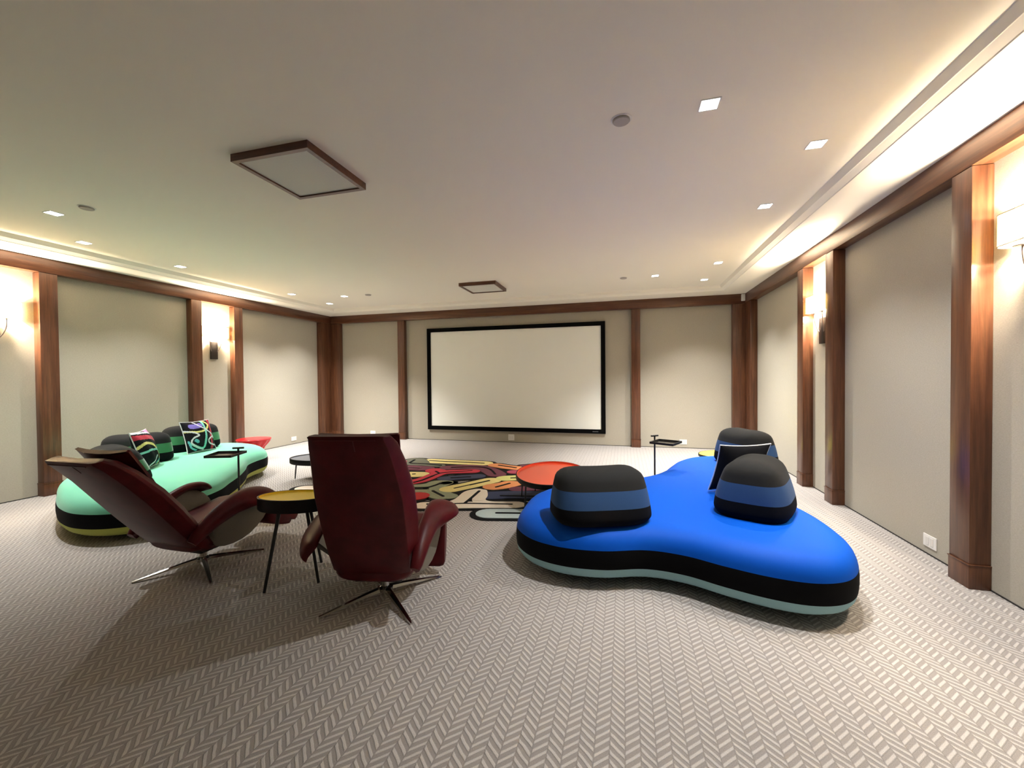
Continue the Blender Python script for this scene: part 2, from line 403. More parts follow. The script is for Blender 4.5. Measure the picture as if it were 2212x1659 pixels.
# ------------------------------------------------------------------ outlets, sensor
def plate(name, label, w_, h_, loc, rot, holes=2):
    t = thing(name, label, 'outlet', loc, rot, 'white wall outlets near the carpet')
    obj('cover', B((-w_ / 2, -0.008, -h_ / 2), (w_ / 2, 0, h_ / 2), 0.002), WHITEP, t)
    for k in range(holes):
        cx = (k - (holes - 1) / 2) * 0.05
        obj('socket', B((cx - 0.018, -0.010, -0.032), (cx + 0.018, -0.008, 0.032), 0.001), mat('socket_white', (0.72, 0.70, 0.66), 0.4), t)
plate('wall_outlet', 'white outlet low on the right wall beside the near wood upright', 0.145, 0.098, (XR, 4.028, 0.112), -math.pi / 2)
plate('wall_outlet', 'white outlet low on the left wall right of the red stool', 0.145, 0.09, (XL, 7.672, 0.120), math.pi / 2)
plate('wall_outlet', 'square white outlet under the projection screen', 0.138, 0.135, (-2.443, D, 0.112), 0)
plate('wall_outlet', 'white outlet beside the tray of the far right side stand', 0.138, 0.098, (1.145, D, 0.122), 0)
plate('wall_outlet', 'white outlet just showing above the headrest of the upright red chair', 0.138, 0.098, (-5.975, D, 0.122), 0)
tag(obj('motion_sensor', B((2.165, D - PR - 0.045, 2.872), (2.232, D - PR, 3.000), 0.008), WHITEP, smooth=40), 'small white sensor box on the wood beam in the far right corner', 'sensor')

# ------------------------------------------------------------------ sofas
def sofa(name, label, P, top, base_mat):
    out = [Vector((p.x, p.y)) for p in spline([Vector((*p, 0)) for p in P], 10)]
    cx = sum(p.x for p in out) / len(out); cy = sum(p.y for p in out) / len(out)
    out = [p - Vector((cx, cy)) for p in out]
    ar = sum(a.x * b.y - b.x * a.y for a, b in zip(out, out[1:] + out[:1]))
    if ar < 0: out.reverse()
    t = thing(name, label, 'sofa', (cx, cy, 0))
    def sect(nm, prof, m, cap0, cap1):
        bm = bmesh.new(); rings = []
        for z, d in prof:
            ring = inset2d(out, d)
            if d > 0.10:      # relax deep insets so that the outline stays clean
                for _ in range(int(d * 60)):
                    n = len(ring); ring = [(ring[i - 1] + ring[i] * 2 + ring[(i + 1) % n]) / 4 for i in range(n)]
            rings.append([(p.x, p.y, z) for p in ring])
        loft(bm, rings, cap0, cap1)
        return obj(nm, bm, m, t, smooth=40)
    sect('plinth', [(0.0, 0.26), (0.05, 0.26)], BLACKF, True, True)
    sect('base_layer', [(0.048, 0.15), (0.050, 0.105), (0.062, 0.060), (0.082, 0.028), (0.11, 0.008), (0.143, 0.0)], base_mat, True, False)
    sect('middle_band', [(0.143, 0.0), (0.18, -0.004), (0.23, -0.004), (0.272, 0.0)], BLACKF, False, False)
    sect('seat_cushion', [(0.272, 0.0), (0.30, 0.006), (0.33, 0.018), (0.355, 0.036), (0.378, 0.062), (0.395, 0.095), (0.405, 0.135), (0.410, 0.18)], top, False, True)
    return t, (cx, cy)
BLUE_P = [(-0.85, 3.42), (-0.82, 3.14), (-0.66, 2.93), (-0.42, 2.83), (-0.14, 2.835), (0.14, 2.92), (0.38, 2.89), (0.60, 2.785), (0.83, 2.70), (1.04, 2.68), (1.22, 2.75), (1.35, 2.91),
          (1.435, 3.15), (1.45, 3.45), (1.42, 3.75), (1.34, 4.05), (1.28, 4.4), (1.32, 4.8), (1.46, 5.2), (1.54, 5.58), (1.44, 5.90), (1.16, 6.02), (0.85, 5.88), (0.63, 5.60), (0.50, 5.28), (0.39, 4.97),
          (0.20, 4.66), (-0.08, 4.42), (-0.40, 4.18), (-0.70, 3.97), (-0.83, 3.72)]
sofa('sofa', 'low blue freeform three-lobed sofa with black middle band and pale aqua base', BLUE_P, BLUE, AQUA)
MINT_P = [(-5.05, 2.58), (-4.72, 2.51), (-4.42, 2.57), (-4.20, 2.78), (-4.10, 3.10), (-4.18, 3.42), (-4.36, 3.70), (-4.56, 4.00), (-4.80, 4.30), (-5.03, 4.55), (-5.15, 4.80), (-5.24, 5.05),
          (-5.46, 5.28), (-5.80, 5.48), (-6.18, 5.56), (-6.52, 5.48), (-6.72, 5.22), (-6.72, 4.86), (-6.60, 4.48), (-6.50, 4.10), (-6.44, 3.70), (-6.28, 3.34), (-5.98, 3.05), (-5.68, 2.88), (-5.38, 2.72)]
sofa('sofa', 'low mint green freeform sofa with black middle band and lime base by the left wall', MINT_P, MINT, LIME)

def bolster(label, x, y, rot, band, L=0.66, Wd=0.46, Hh=0.385, lean=0.05, group=None):
    t = thing('sofa_bolster', label, 'sofa bolster', (x, y, 0.4105), rot, group)
    def ring(u):
        # u 0..1 height; body is widest low down and tapers to a rounded top, leaning back
        if u < 0.12: k = 0.90 + 0.10 * math.sin(u / 0.12 * math.pi / 2)
        else: k = 1.0
        a, b = L / 2 * k, Wd / 2 * k
        v = max(0.0, (u - 0.12) / 0.88)
        a *= 1 - 0.17 * v ** 1.6; b *= 1 - 0.42 * v ** 1.5
        e = 1.0
        if u > 0.78:
            s = (u - 0.78) / 0.22; e = math.sqrt(max(0.0, 1 - s * s))
        a = a - (1 - e) * 0.17; b = b - (1 - e) * min(0.13, b)
        n = 44; out = []; p = 2.0 / 3.4
        for i in range(n):
            th = 2 * math.pi * i / n; c, s_ = math.cos(th), math.sin(th)
            px = max(a, 0.01) * math.copysign(abs(c) ** p, c); py = max(b, 0.008) * math.copysign(abs(s_) ** p, s_)
            sag = -0.016 * max(0, u - 0.55) / 0.45 * (1 - min(1, (px / (L * 0.36)) ** 2))
            out.append((px, py + lean * u, Hh * u + sag))
        return out
    def part(nm, us, m, c0, c1):
        bm = bmesh.new(); loft(bm, [ring(u) for u in us], c0, c1); return obj(nm, bm, m, t, smooth=60)
    part('lower_band', [0.0, 0.02, 0.05, 0.09, 0.13, 0.19, 0.25, 0.30], BLACKF, True, False)
    part('colour_band', [0.30, 0.36, 0.43, 0.50, 0.57, 0.61], band, False, False)
    part('upper_pad', [0.61, 0.67, 0.73, 0.78, 0.84, 0.89, 0.93, 0.96, 0.98, 0.993, 1.0], CHARCOAL, False, True)
    return t
GB = 'bolsters on the blue sofa'; GM = 'bolsters on the mint sofa'
bolster('black and slate blue bolster on the left lobe of the blue sofa, nearest the rug', -0.18, 3.12, math.radians(21), DENIM, L=0.72, Wd=0.47, Hh=0.385, lean=0.02, group=GB)
bolster('black and slate blue bolster mid blue sofa, in front of a cushion', 0.975, 3.565, math.radians(65), DENIM, L=0.68, Wd=0.52, Hh=0.42, lean=0.0, group=GB)
bolster('black and slate blue bolster on the far lobe of the blue sofa, behind a cushion', 1.375, 5.42, math.radians(115), DENIM, L=0.66, Wd=0.52, Hh=0.42, lean=0.0, group=GB)
bolster('black and green bolster on the mint sofa nearest the reclined red chair', -5.08, 3.06, math.radians(158), GREEN, L=0.70, Wd=0.5, Hh=0.385, group=GM)
bolster('black and green bolster in the middle of the mint sofa, between the other two', -6.02, 3.84, math.radians(235), GREEN, L=0.72, group=GM)
bolster('black and green bolster at the far end of the mint sofa, behind a bright cushion', -6.36, 4.75, math.radians(262), GREEN, L=0.76, group=GM)

# ------------------------------------------------------------------ scatter cushions
WHITEC = fabric('white_piping', (0.72, 0.72, 0.72), 0.8, 0.1); CUSHB = fabric('black_cotton', (0.008, 0.008, 0.010), 0.9, 0.02)
CC = {k: fabric('print_' + k, c, 0.9, 0.1, var=0.05) for k, c in dict(white=(0.62, 0.62, 0.64), yellow=(0.72, 0.66, 0.22), mint=(0.22, 0.60, 0.50), red=(0.42, 0.03, 0.05), violet=(0.20, 0.16, 0.50), teal=(0.12, 0.42, 0.45), pink=(0.85, 0.22, 0.42)).items()}
CK = list(CC)
def dseg(px, py, a, b):
    ax, ay = a; bx, by = b; dx, dy = bx - ax, by - ay; l = dx * dx + dy * dy
    k = 0 if l == 0 else max(0, min(1, ((px - ax) * dx + (py - ay) * dy) / l))
    return math.hypot(px - ax - k * dx, py - ay - k * dy)
def cushion(label, S, thick, M4, curves, base=None):
    t = thing('cushion', label, 'cushion'); t.matrix_world = M4
    n = 72; h = S / 2
    def pos(i, j, sgn):
        u, v = 2 * i / n - 1, 2 * j / n - 1
        p = max(0.0, (1 - abs(u) ** 2.4)) ** 0.6 * max(0.0, (1 - abs(v) ** 2.4)) ** 0.6
        pinch = 1 - 0.07 * (1 - abs(u) ** 2) * abs(v) ** 3; pinv = 1 - 0.07 * (1 - abs(v) ** 2) * abs(u) ** 3
        wr = 0.004 * math.sin(9 * u + 4 * v) * p
        return (u * h * pinv, v * h * pinch, sgn * thick / 2 * p + wr)
    cur = [(CK.index(c) + 1, wd, [Vector((*q_, 0)) for q_ in pts]) for c, wd, pts in curves]
    cur = [(c, wd, [(v.x, v.y) for v in (spline(pts, 8, False) if len(pts) > 2 else pts)]) for c, wd, pts in cur]
    for nm, sgn in (('front_panel', 1), ('back_panel', -1)):
        bm = bmesh.new(); V = [[bm.verts.new(pos(i, j, sgn)) for j in range(n + 1)] for i in range(n + 1)]
        for i in range(n):
            for j in range(n):
                f = bm.faces.new((V[i][j], V[i + 1][j], V[i + 1][j + 1], V[i][j + 1])) if sgn > 0 else bm.faces.new((V[i][j + 1], V[i + 1][j + 1], V[i + 1][j], V[i][j]))
                if sgn > 0:
                    u, v = 2 * (i + .5) / n - 1, 2 * (j + .5) / n - 1
                    for c, wd, pts in cur:
                        if any(dseg(u, v, a, b) < wd for a, b in zip(pts, pts[1:])): f.material_index = c
        obj(nm, bm, [CUSHB] + [CC[c] for c in CK], t, smooth=60)
    bm = bmesh.new()
    ring = [pos(i, 0, 0) for i in range(0, n, 4)] + [pos(n, j, 0) for j in range(0, n, 4)] + [pos(n - i, n, 0) for i in range(0, n, 4)] + [pos(0, n - j, 0) for j in range(0, n, 4)]
    ring = [Vector(p) for p in ring]; m_ = len(ring); rr = []
    for i, p in enumerate(ring):
        tt = (ring[(i + 1) % m_] - ring[i - 1]).normalized(); a = tt.cross(Vector((0, 0, 1))).normalized(); b = Vector((0, 0, 1))
        rr.append([p + (a * math.cos(k * math.pi / 3) + b * math.sin(k * math.pi / 3)) * 0.006 for k in range(6)])
    loft(bm, rr + [rr[0]], False, False); bmesh.ops.remove_doubles(bm, verts=bm.verts[:], dist=1e-5)
    obj('piping', bm, WHITEC, t, smooth=60)
    return t
def pose(center, right, up):
    r_ = Vector(right).normalized(); u_ = Vector(up); u_ = (u_ - r_ * u_.dot(r_)).normalized(); n_ = r_.cross(u_)
    return Matrix(((r_.x, u_.x, n_.x, center[0]), (r_.y, u_.y, n_.y, center[1]), (r_.z, u_.z, n_.z, center[2]), (0, 0, 0, 1)))
P1 = [('violet', .16, [(-.55, .62), (-.2, .6), (.05, .66)]), ('red', .10, [(.85, 1), (.72, .3), (.6, -.3), (.62, -1)]), ('yellow', .06, [(-.95, .35), (-.3, .22), (.3, .3), (.6, .62), (.4, .95)]),
      ('mint', .07, [(.3, 1), (.28, .3), (.1, -.5), (-.05, -.85), (-.4, -.75), (-.8, -.45)]), ('white', .045, [(-1, .4), (-.4, .15), (-.25, 0), (-.6, -.12), (-.75, -.4), (-.4, -.75), (0, -.95)]),
      ('white', .045, [(.35, .3), (.75, -.1), (.35, -.35), (.4, -.6), (.85, -.75)]), ('white', .04, [(-.3, .9), (.0, .55), (.4, .3)]), ('teal', .10, [(-.5, -.3), (-.42, -.38)]), ('white', .06, [(.8, -.25), (.9, -.15)]), ('teal', .05, [(-.9, -.3), (-.8, -.7), (-.5, -.9)])]
P2 = [('red', .13, [(-1, .7), (-.3, .62), (.4, .5), (.9, .2)]), ('white', .06, [(-1, .95), (0, .9), (.6, .75), (1, .4)]), ('pink', .16, [(.55, .95), (.85, .9)]), ('yellow', .07, [(-1, .15), (-.5, .3), (.1, .1), (.45, -.4), (.5, -1)]),
      ('mint', .055, [(-1, -.15), (-.2, -.12), (.4, -.2), (1, -.45)]), ('white', .05, [(1, .1), (.6, -.1), (.75, -.5), (.4, -.8)]), ('white', .05, [(-.6, -.9), (-.1, -.75), (.2, -.5)]), ('teal', .06, [(.2, -.9), (.6, -.7), (.9, -.9)])]
P3 = [('yellow', .16, [(-1, .1), (-.7, .25)]), ('yellow', .15, [(-1, -.5), (-.7, -.35)]), ('white', .05, [(-1, .5), (-.5, .3), (-.2, -.6)]), ('yellow', .22, [(-.2, .95), (.5, .97)]), ('white', .06, [(.6, 1), (1, .7)]), ('mint', .06, [(-.9, -.9), (.2, -.2), (.8, -.7)]), ('yellow', .12, [(.2, .2), (.6, .3)])]
cushion('dark cushion with red, mint and yellow loops, far end of mint sofa', 0.46, 0.17, pose((-6.0, 4.61, 0.638), (-0.10, 0.99, 0.0), (-0.28, 0.0, 0.96)), P1)
cushion('dark cushion with red and white swirls wedged between bolsters on the mint sofa', 0.46, 0.17, pose((-5.52, 3.60, 0.635), (-0.62, 0.78, 0.0), (-0.20, -0.20, 0.95)), P2)
cushion('dark cushion with white piping and yellow print seen from behind on the blue sofa', 0.465, 0.15, pose((0.975, 4.03, 0.642), (-0.93, -0.36, 0.0), (0.24, -0.31, 0.91)), P3)

# ------------------------------------------------------------------ recliner chairs
def recliner(label, x, y, rot, base_rot, recline, leg_out):
    t = thing('recliner_chair', label, 'armchair', (x, y, 0), rot, 'oxblood leather recliners')
    # --- back shell: profile in (fwd, z) for an upright chair, swung about the hinge
    hinge = Vector((-0.20, 0.26)); ca, sa = math.cos(recline), math.sin(recline)
    def sw(p):
        d = (Vector(p) - hinge) * (0.935 if leg_out else 0.96); return hinge + Vector((d.x * ca - d.y * sa, d.x * sa + d.y * ca))
    prof = [((-0.02, 0.165), 0.19, 0.05, 0.05), ((-0.14, 0.185), 0.235, 0.075, 0.06), ((-0.245, 0.265), 0.265, 0.10, 0.075), ((-0.315, 0.40), 0.285, 0.125, 0.115), ((-0.385, 0.58), 0.297, 0.135, 0.130), ((-0.455, 0.78), 0.298, 0.130, 0.130),
            ((-0.525, 0.97), 0.272, 0.115, 0.115), ((-0.575, 1.09), 0.248, 0.095, 0.085), ((-0.605, 1.155), 0.226, 0.070, 0.065), ((-0.600, 1.178), 0.215, 0.03, 0.03)]
    if leg_out: prof = [(p, a, b * 0.86, c_) for p, a, b, c_ in prof]
    pts = [sw(p[0]) if i > 1 else Vector(p[0]) for i, p in enumerate(prof)]
    def frame(i):
        a = pts[max(0, i - 1)]; b = pts[min(len(pts) - 1, i + 1)]; tg = (b - a).normalized(); return Vector((tg.y, -tg.x))   # forward normal
    rings = []
    for i, (p, hw, th, ch) in enumerate(prof):
        n_ = frame(i); c = pts[i]
        sec = [(-hw + ch, 0.0), (-hw + ch * 0.35, th * 0.22), (-hw, th * 0.8), (-hw, th), (-hw * 0.9, th * 1.28), (-hw * 0.5, th * 1.20), (0, th * 1.12), (hw * 0.5, th * 1.20), (hw * 0.9, th * 1.28), (hw, th), (hw, th * 0.8), (hw - ch * 0.35, th * 0.22), (hw - ch, 0.0)]
        rings.append([(l, c.x + n_.x * k, c.y + n_.y * k) for l, k in sec])
    bm = bmesh.new(); loft(bm, rings)
    b_ = obj('backrest', bm, LEATHER, t, smooth=32)
    md = b_.modifiers.new('soft', 'BEVEL'); md.width = 0.008; md.segments = 2; md.limit_method = 'ANGLE'; md.angle_limit = math.radians(32)
    # seams on the back
    bm = bmesh.new()
    def onback(l, i, k=0.0):
        n_ = frame(i); return (l, pts[i].x + n_.x * k, pts[i].y + n_.y * k)
    for l in (0.045,): tube(bm, [onback(l, i, -0.0005) for i in (7, 8)], 0.0022, 6)
    tube(bm, [(l, *(pts[8] + frame(8) * 0.0 + Vector((0, 0)))) for l in (-0.165, 0.0, 0.165)], 0.003, 6)
    obj('seam', bm, LEATHER, b_, smooth=60)
    # headrest pad in front of the top of the shell
    rings = []
    for i, hw, k in ((5, 0.222, 0.110), (6, 0.232, 0.134), (7, 0.236, 0.152), (8, 0.234, 0.156), (9, 0.229, 0.150)):
        n_ = frame(min(i, 8)); c = pts[i] if i < 8 else pts[7] + (pts[8] - pts[7]) * (0.30 if i == 8 else 0.50)
        sec = [(-hw, 0.035), (-hw * 0.55, 0.008), (0, 0), (hw * 0.55, 0.008), (hw, 0.035), (hw * 0.98, 0.055), (hw * 0.55, 0.042), (0, 0.036), (-hw * 0.55, 0.042), (-hw * 0.98, 0.055)]
        rings.append([(l, c.x + n_.x * (k + d) * 0.9, c.y + n_.y * (k + d) * 0.9) for l, d in sec])
    bm = bmesh.new(); loft(bm, rings); h_ = obj('headrest', bm, LEATHER, t, smooth=50)
    # --- seat cushion
    rings = []
    for yy, zt, zb, hw in ((-0.24, 0.36, 0.22, 0.20), (-0.21, 0.395, 0.20, 0.235), (-0.10, 0.405, 0.185, 0.25), (0.05, 0.415, 0.19, 0.26), (0.20, 0.435, 0.22, 0.268), (0.32, 0.45, 0.27, 0.268), (0.39, 0.44, 0.31, 0.262), (0.42, 0.40, 0.345, 0.245)):
        m_ = (zt - zb); sec = []
        for k in range(24):
            a = 2 * math.pi * k / 24; c, s = math.cos(a), math.sin(a); p = 0.55
            px, pz = hw * math.copysign(abs(c) ** p, c), (zt + zb) / 2 + m_ / 2 * math.copysign(abs(s) ** p, s)
            dent = -0.022 * math.exp(-((abs(px) - 0.09) ** 2 + (yy - 0.13) ** 2) / 0.0035) if s > 0.2 else 0
            sec.append((px, yy, pz + dent))
        rings.append(sec)
    bm = bmesh.new(); loft(bm, rings); obj('seat', bm, LEATHER, t, smooth=60)
    # --- leg rest
    if leg_out: sec = [(0.40, 0.40), (0.50, 0.36), (0.60, 0.315), (0.665, 0.27), (0.672, 0.215), (0.635, 0.175), (0.585, 0.185), (0.56, 0.16), (0.45, 0.19), (0.34, 0.26)]
    else: sec = [(0.34, 0.405), (0.385, 0.405), (0.405, 0.36), (0.395, 0.25), (0.365, 0.12), (0.335, 0.065), (0.30, 0.065), (0.295, 0.11), (0.315, 0.24), (0.325, 0.34)]
    lw = 0.300 if leg_out else 0.335
    sm = [(p.x, p.y) for p in spline([Vector((*p, 0)) for p in sec], 4)]
    bm = bmesh.new()
    cy_, cz_ = sum(p[0] for p in sm) / len(sm), sum(p[1] for p in sm) / len(sm)
    rings = []
    for l, s in ((-lw, 0.82), (-lw + 0.010, 0.95), (-lw + 0.038, 1.0), (lw - 0.038, 1.0), (lw - 0.010, 0.95), (lw, 0.82)): rings.append([(l, cy_ + (a - cy_) * s, cz_ + (b - cz_) * s) for a, b in sm])
    loft(bm, rings); obj('leg_rest', bm, LEATHER, t, smooth=50)
    # --- arms: a padded tongue that starts low beside the back and sweeps up and out
    for s in (1, -1):
        if s < 0 and not leg_out:          # this arm is folded down and outwards
            path = [(0.350, -0.300, 0.405), (0.374, -0.245, 0.438), (0.394, -0.16, 0.474), (0.404, -0.05, 0.506), (0.408, 0.06, 0.526), (0.409, 0.16, 0.528), (0.405, 0.24, 0.514), (0.398, 0.295, 0.484)]
            wid = [0.070, 0.094, 0.102, 0.100, 0.100, 0.098, 0.092, 0.076]; tilt = [44, 38, 30, 24, 20, 16, 16, 18]
        else:
            path = [(0.285, -0.300, 0.315), (0.296, -0.22, 0.390), (0.305, -0.12, 0.455), (0.316, -0.01, 0.502), (0.338, 0.09, 0.530), (0.360, 0.175, 0.538), (0.366, 0.245, 0.526), (0.366, 0.300, 0.490)]
            wid = [0.034, 0.054, 0.064, 0.072, 0.090, 0.106, 0.102, 0.082]; tilt = [60, 58, 54, 46, 32, 20, 17, 18]
        P_ = [Vector(p) for p in spline([Vector(p) for p in path], 3, False)]; m_ = len(P_)
        def lerp(arr, i):
            f = i / (m_ - 1) * (len(arr) - 1); k = min(int(f), len(arr) - 2); return arr[k] + (arr[k + 1] - arr[k]) * (f - k)
        rings = []
        for i, p in enumerate(P_):
            tg = (P_[min(m_ - 1, i + 1)] - P_[max(0, i - 1)]).normalized()
            side = Vector((1, 0, 0)); side = (side - tg * side.dot(tg)).normalized(); nor = side.cross(tg)
            if nor.z < 0: nor = -nor
            a = math.radians(lerp(tilt, i)); wd = lerp(wid, i); th = 0.030 if 0 < i < m_ - 1 else 0.021
            ax = side * math.cos(a) - nor * math.sin(a); nx = nor * math.cos(a) + side * math.sin(a)
            sec = []
            for k in range(18):
                an = 2 * math.pi * k / 18; c_, s_ = math.cos(an), math.sin(an)
                lip = -0.018 * max(0, c_) ** 3
                q_ = p + ax * (wd * math.copysign(abs(c_) ** 0.8, c_)) + nx * (th * s_ + lip + 0.012 * (1 - c_ * c_))
                sec.append((q_.x * s, q_.y, q_.z))
            rings.append(sec)
        bm = bmesh.new(); loft(bm, rings); obj('armrest', bm, LEATHER, t, smooth=60)
        # lining panel between arm and seat
        bm = bmesh.new(); rows = []
        low = [(0.262, -0.10, 0.215), (0.275, -0.05, 0.200), (0.288, 0.01, 0.198), (0.298, 0.08, 0.208), (0.305, 0.15, 0.232), (0.308, 0.21, 0.268), (0.310, 0.27, 0.315), (0.312, 0.31, 0.37)]
        k_ = 0.045 if s < 0 and not leg_out else 0.018
        top_ = [(path[1][0], -0.19, path[1][2])] + [(p[0] + k_, max(p[1], -0.17), p[2] - 0.022) for p in path[1:]]
        for a, b in zip(top_, low):
            row = []
            A_, B_ = Vector(a), Vector(b)
            for k in range(6):
                f = k / 5; q_ = A_.lerp(B_, f); q_.x -= 0.030 * math.sin(f * math.pi); row.append(q_)
            rows.append(row)
        for off in (0, 1):
            V = [[bm.verts.new(((q_.x - 0.012 * off) * s, q_.y, q_.z)) for q_ in r] for r in rows]
            for i in range(len(V) - 1):
                for j in range(5): bm.faces.new((V[i][j], V[i + 1][j], V[i + 1][j + 1], V[i][j + 1]))
        o_ = obj('side_panel', bm, GREYLIN, t, smooth=60); o_['label'] = 'grey-beige fabric lining under the arm'
    # --- black under-frame and swivel column
    bm = bmesh.new()
    loft(bm, [[(-0.17, -0.16, 0.205), (0.17, -0.16, 0.205), (0.20, 0.24, 0.235), (-0.20, 0.24, 0.235)], [(-0.15, -0.13, 0.155), (0.15, -0.13, 0.155), (0.17, 0.18, 0.165), (-0.17, 0.18, 0.165)]]); bevel(bm, 0.01); obj('under_frame', bm, BLKMET, t, smooth=40)
    bm = bmesh.new(); lathe(bm, [(0.045, 0.165), (0.045, 0.155), (0.027, 0.15), (0.027, 0.075), (0.05, 0.065), (0.05, 0.045), (0.03, 0.04)], 28); obj('swivel_column', bm, CHROME, t, smooth=40)
    for k in range(4):
        a = base_rot + k * math.pi / 2 - rot; c, s = math.cos(a), math.sin(a)
        bm = bmesh.new(); rings = []
        for r, z, wd, hh in ((0.035, 0.060, 0.024, 0.014), (0.12, 0.052, 0.021, 0.011), (0.25, 0.034, 0.017, 0.008), (0.38, 0.014, 0.012, 0.006), (0.415, 0.009, 0.009, 0.005)):
            rings.append([(r * c - s * w_, r * s + c * w_, max(0.0, z + h_)) for w_, h_ in ((-wd, -hh), (wd, -hh), (wd * 0.75, hh * 0.4), (0, hh), (-wd * 0.75, hh * 0.4))])
        loft(bm, rings); obj('leg', bm, CHROME, t, smooth=25)
    return t
recliner('oxblood leather recliner seen from straight behind, right of the yellow table', -1.545, 2.42, math.radians(12.5), math.radians(53), math.radians(-1), False)
recliner('oxblood leather recliner tilted far back in front of the mint sofa, leg rest out', -3.19, 2.47, math.radians(0), math.radians(58), math.radians(17), True)

# ------------------------------------------------------------------ tables
def oval_table(name, label, x, y, z, a, b, rot, topm, th, legs, splay=0.0, rl=0.011, lip=0.014, egg=0.0, z0=0.0):
    t = thing(name, label, 'table', (x, y, z0), rot); z -= z0
    n = 64
    def ring(da, zz):
        return [((a - da) * math.cos(k * 2 * math.pi / n), (b - da) * math.sin(k * 2 * math.pi / n) * (1 + egg * math.cos(k * 2 * math.pi / n)), zz) for k in range(n)]
    bm = bmesh.new()
    loft(bm, [ring(0.05, z - th), ring(0.008, z - th), ring(0.0, z - th + 0.01), ring(0.0, z - 0.003), ring(0.003, z), ring(0.010, z), ring(0.012, z - lip * 0.6)], True, False)
    obj('table_body', bm, BLKLAQ, t, smooth=40)
    bm = bmesh.new(); loft(bm, [ring(0.0105, z - 0.001), ring(0.014, z - lip), ring(0.05, z - lip - 0.001)], False, True); obj('tray_top', bm, topm, t, smooth=40)
    for lx, ly in legs:
        bm = bmesh.new(); tube(bm, [(lx, ly, 0.0), (lx * (1 - splay), ly * (1 - splay), z - th + 0.005)], [rl * 0.8, rl], 12); obj('leg', bm, BLKMET, t, smooth=60)
    return t
oval_table('side_table', 'tall black side table with yellow oval top between the two red recliners', -2.335, 2.50, 0.603, 0.268, 0.152, math.radians(15), YELLOWT, 0.095,
           [(-0.10, -0.232), (-0.256, 0.068), (0.207, -0.097), (0.077, 0.228)], 0.48, 0.012)
oval_table('coffee_table', 'low black coffee table with orange-red tray top on the rug beside the blue sofa', -0.81, 4.70, 0.362, 0.60, 0.405, math.radians(94), ORANGET, 0.055,
           [(0.12, 0.375), (-0.34, 0.26), (-0.34, -0.26), (0.38, -0.25), (0.40, 0.25)], 0.05, 0.009, lip=0.022, z0=0.0187)
oval_table('coffee_table', 'low black coffee table with grey top left of the upright red recliner', -4.22, 5.12, 0.322, 0.50, 0.33, math.radians(20), GREYT, 0.075,
           [(-0.42, -0.06), (-0.2, 0.24), (0.36, -0.2), (0.36, 0.2)], 0.05, 0.010, z0=0.0187)
oval_table('coffee_table', 'low lemon yellow table mostly hidden behind the far lobe of the blue sofa', 1.46, 6.62, 0.31, 0.42, 0.32, math.radians(20), YELLOWL, 0.04,
           [(-0.25, -0.18), (-0.25, 0.18), (0.25, -0.18), (0.25, 0.18)], 0.05, 0.010, lip=0.004)
t = thing('stool', 'glossy red round stool with fluted flaring top behind the mint sofa', 'stool', (-6.46, 5.97, 0))
bm = bmesh.new()
def flute(k, n, r, z): return 0.010 * math.cos(k / n * 2 * math.pi * 14) * min(1, max(0, (0.375 - z) / 0.05)) * (r / 0.27)
lathe(bm, [(0.17, 0.0), (0.175, 0.01), (0.16, 0.05), (0.145, 0.12), (0.148, 0.18), (0.175, 0.24), (0.225, 0.295), (0.262, 0.345), (0.272, 0.375)], 112, flute); obj('fluted_base', bm, REDLAQ, t, smooth=50)
bm = bmesh.new(); lathe(bm, [(0.27, 0.372), (0.276, 0.378), (0.276, 0.386), (0.270, 0.391), (0.15, 0.392)], 64); obj('stool_top', bm, REDLAQ, t, smooth=40)

# ------------------------------------------------------------------ side stands
def stand(label, x, y, corners, hdir):
    t = thing('side_stand', label, 'side table', (x, y, 0), 0, 'black metal drink stands')
    cx = sum(c[0] for c in corners) / 4 - x; cy = sum(c[1] for c in corners) / 4 - y
    bm = bmesh.new(); tube(bm, [(0, 0, 0.012), (0, 0, 0.742)], 0.0095, 14); obj('pole', bm, BLKMET, t, smooth=60)
    h_ = Vector((*hdir, 0)).normalized() * 0.052
    bm = bmesh.new(); tube(bm, [(-h_.x, -h_.y, 0.747), (h_.x, h_.y, 0.747)], 0.010, 12); obj('handle', bm, BLKMET, t, smooth=60)
    P_ = [Vector((c[0] - x, c[1] - y)) for c in corners]
    ar = sum(a.x * b.y - b.x * a.y for a, b in zip(P_, P_[1:] + P_[:1]))
    if ar < 0: P_.reverse()
    ctr = Vector((cx, cy)); inn = [ctr + (p - ctr) * 0.945 for p in P_]
    bm = bmesh.new(); prism(bm, [(p.x, p.y) for p in inn], 0.684, 0.690); obj('tray', bm, mat('tray_brown_black', (0.022, 0.018, 0.016), 0.10, spec=0.9), t)
    bm = bmesh.new()
    for i in range(4):
        j = (i + 1) % 4; prism(bm, [(P_[i].x, P_[i].y), (P_[j].x, P_[j].y), (inn[j].x, inn[j].y), (inn[i].x, inn[i].y)], 0.682, 0.706)
    obj('tray_rim', bm, BLKMET, t)
    bm = bmesh.new(); lathe(bm, [(0.11, 0.0), (0.11, 0.008), (0.10, 0.012), (0.012, 0.013)], 36); obj('base', bm, BLKMET, t, smooth=40)
stand('black metal drink stand with T handle in front of the mint sofa', -3.862, 3.38, [(-4.00, 3.121), (-4.12, 3.372), (-3.850, 3.470), (-3.755, 3.205)], (0.9, 0.45))
stand('black metal drink stand with T handle behind the blue sofa, before the far wall', 0.347, 5.15, [(0.277, 4.948), (0.398, 5.195), (0.640, 5.076), (0.515, 4.814)], (0.75, 0.65))

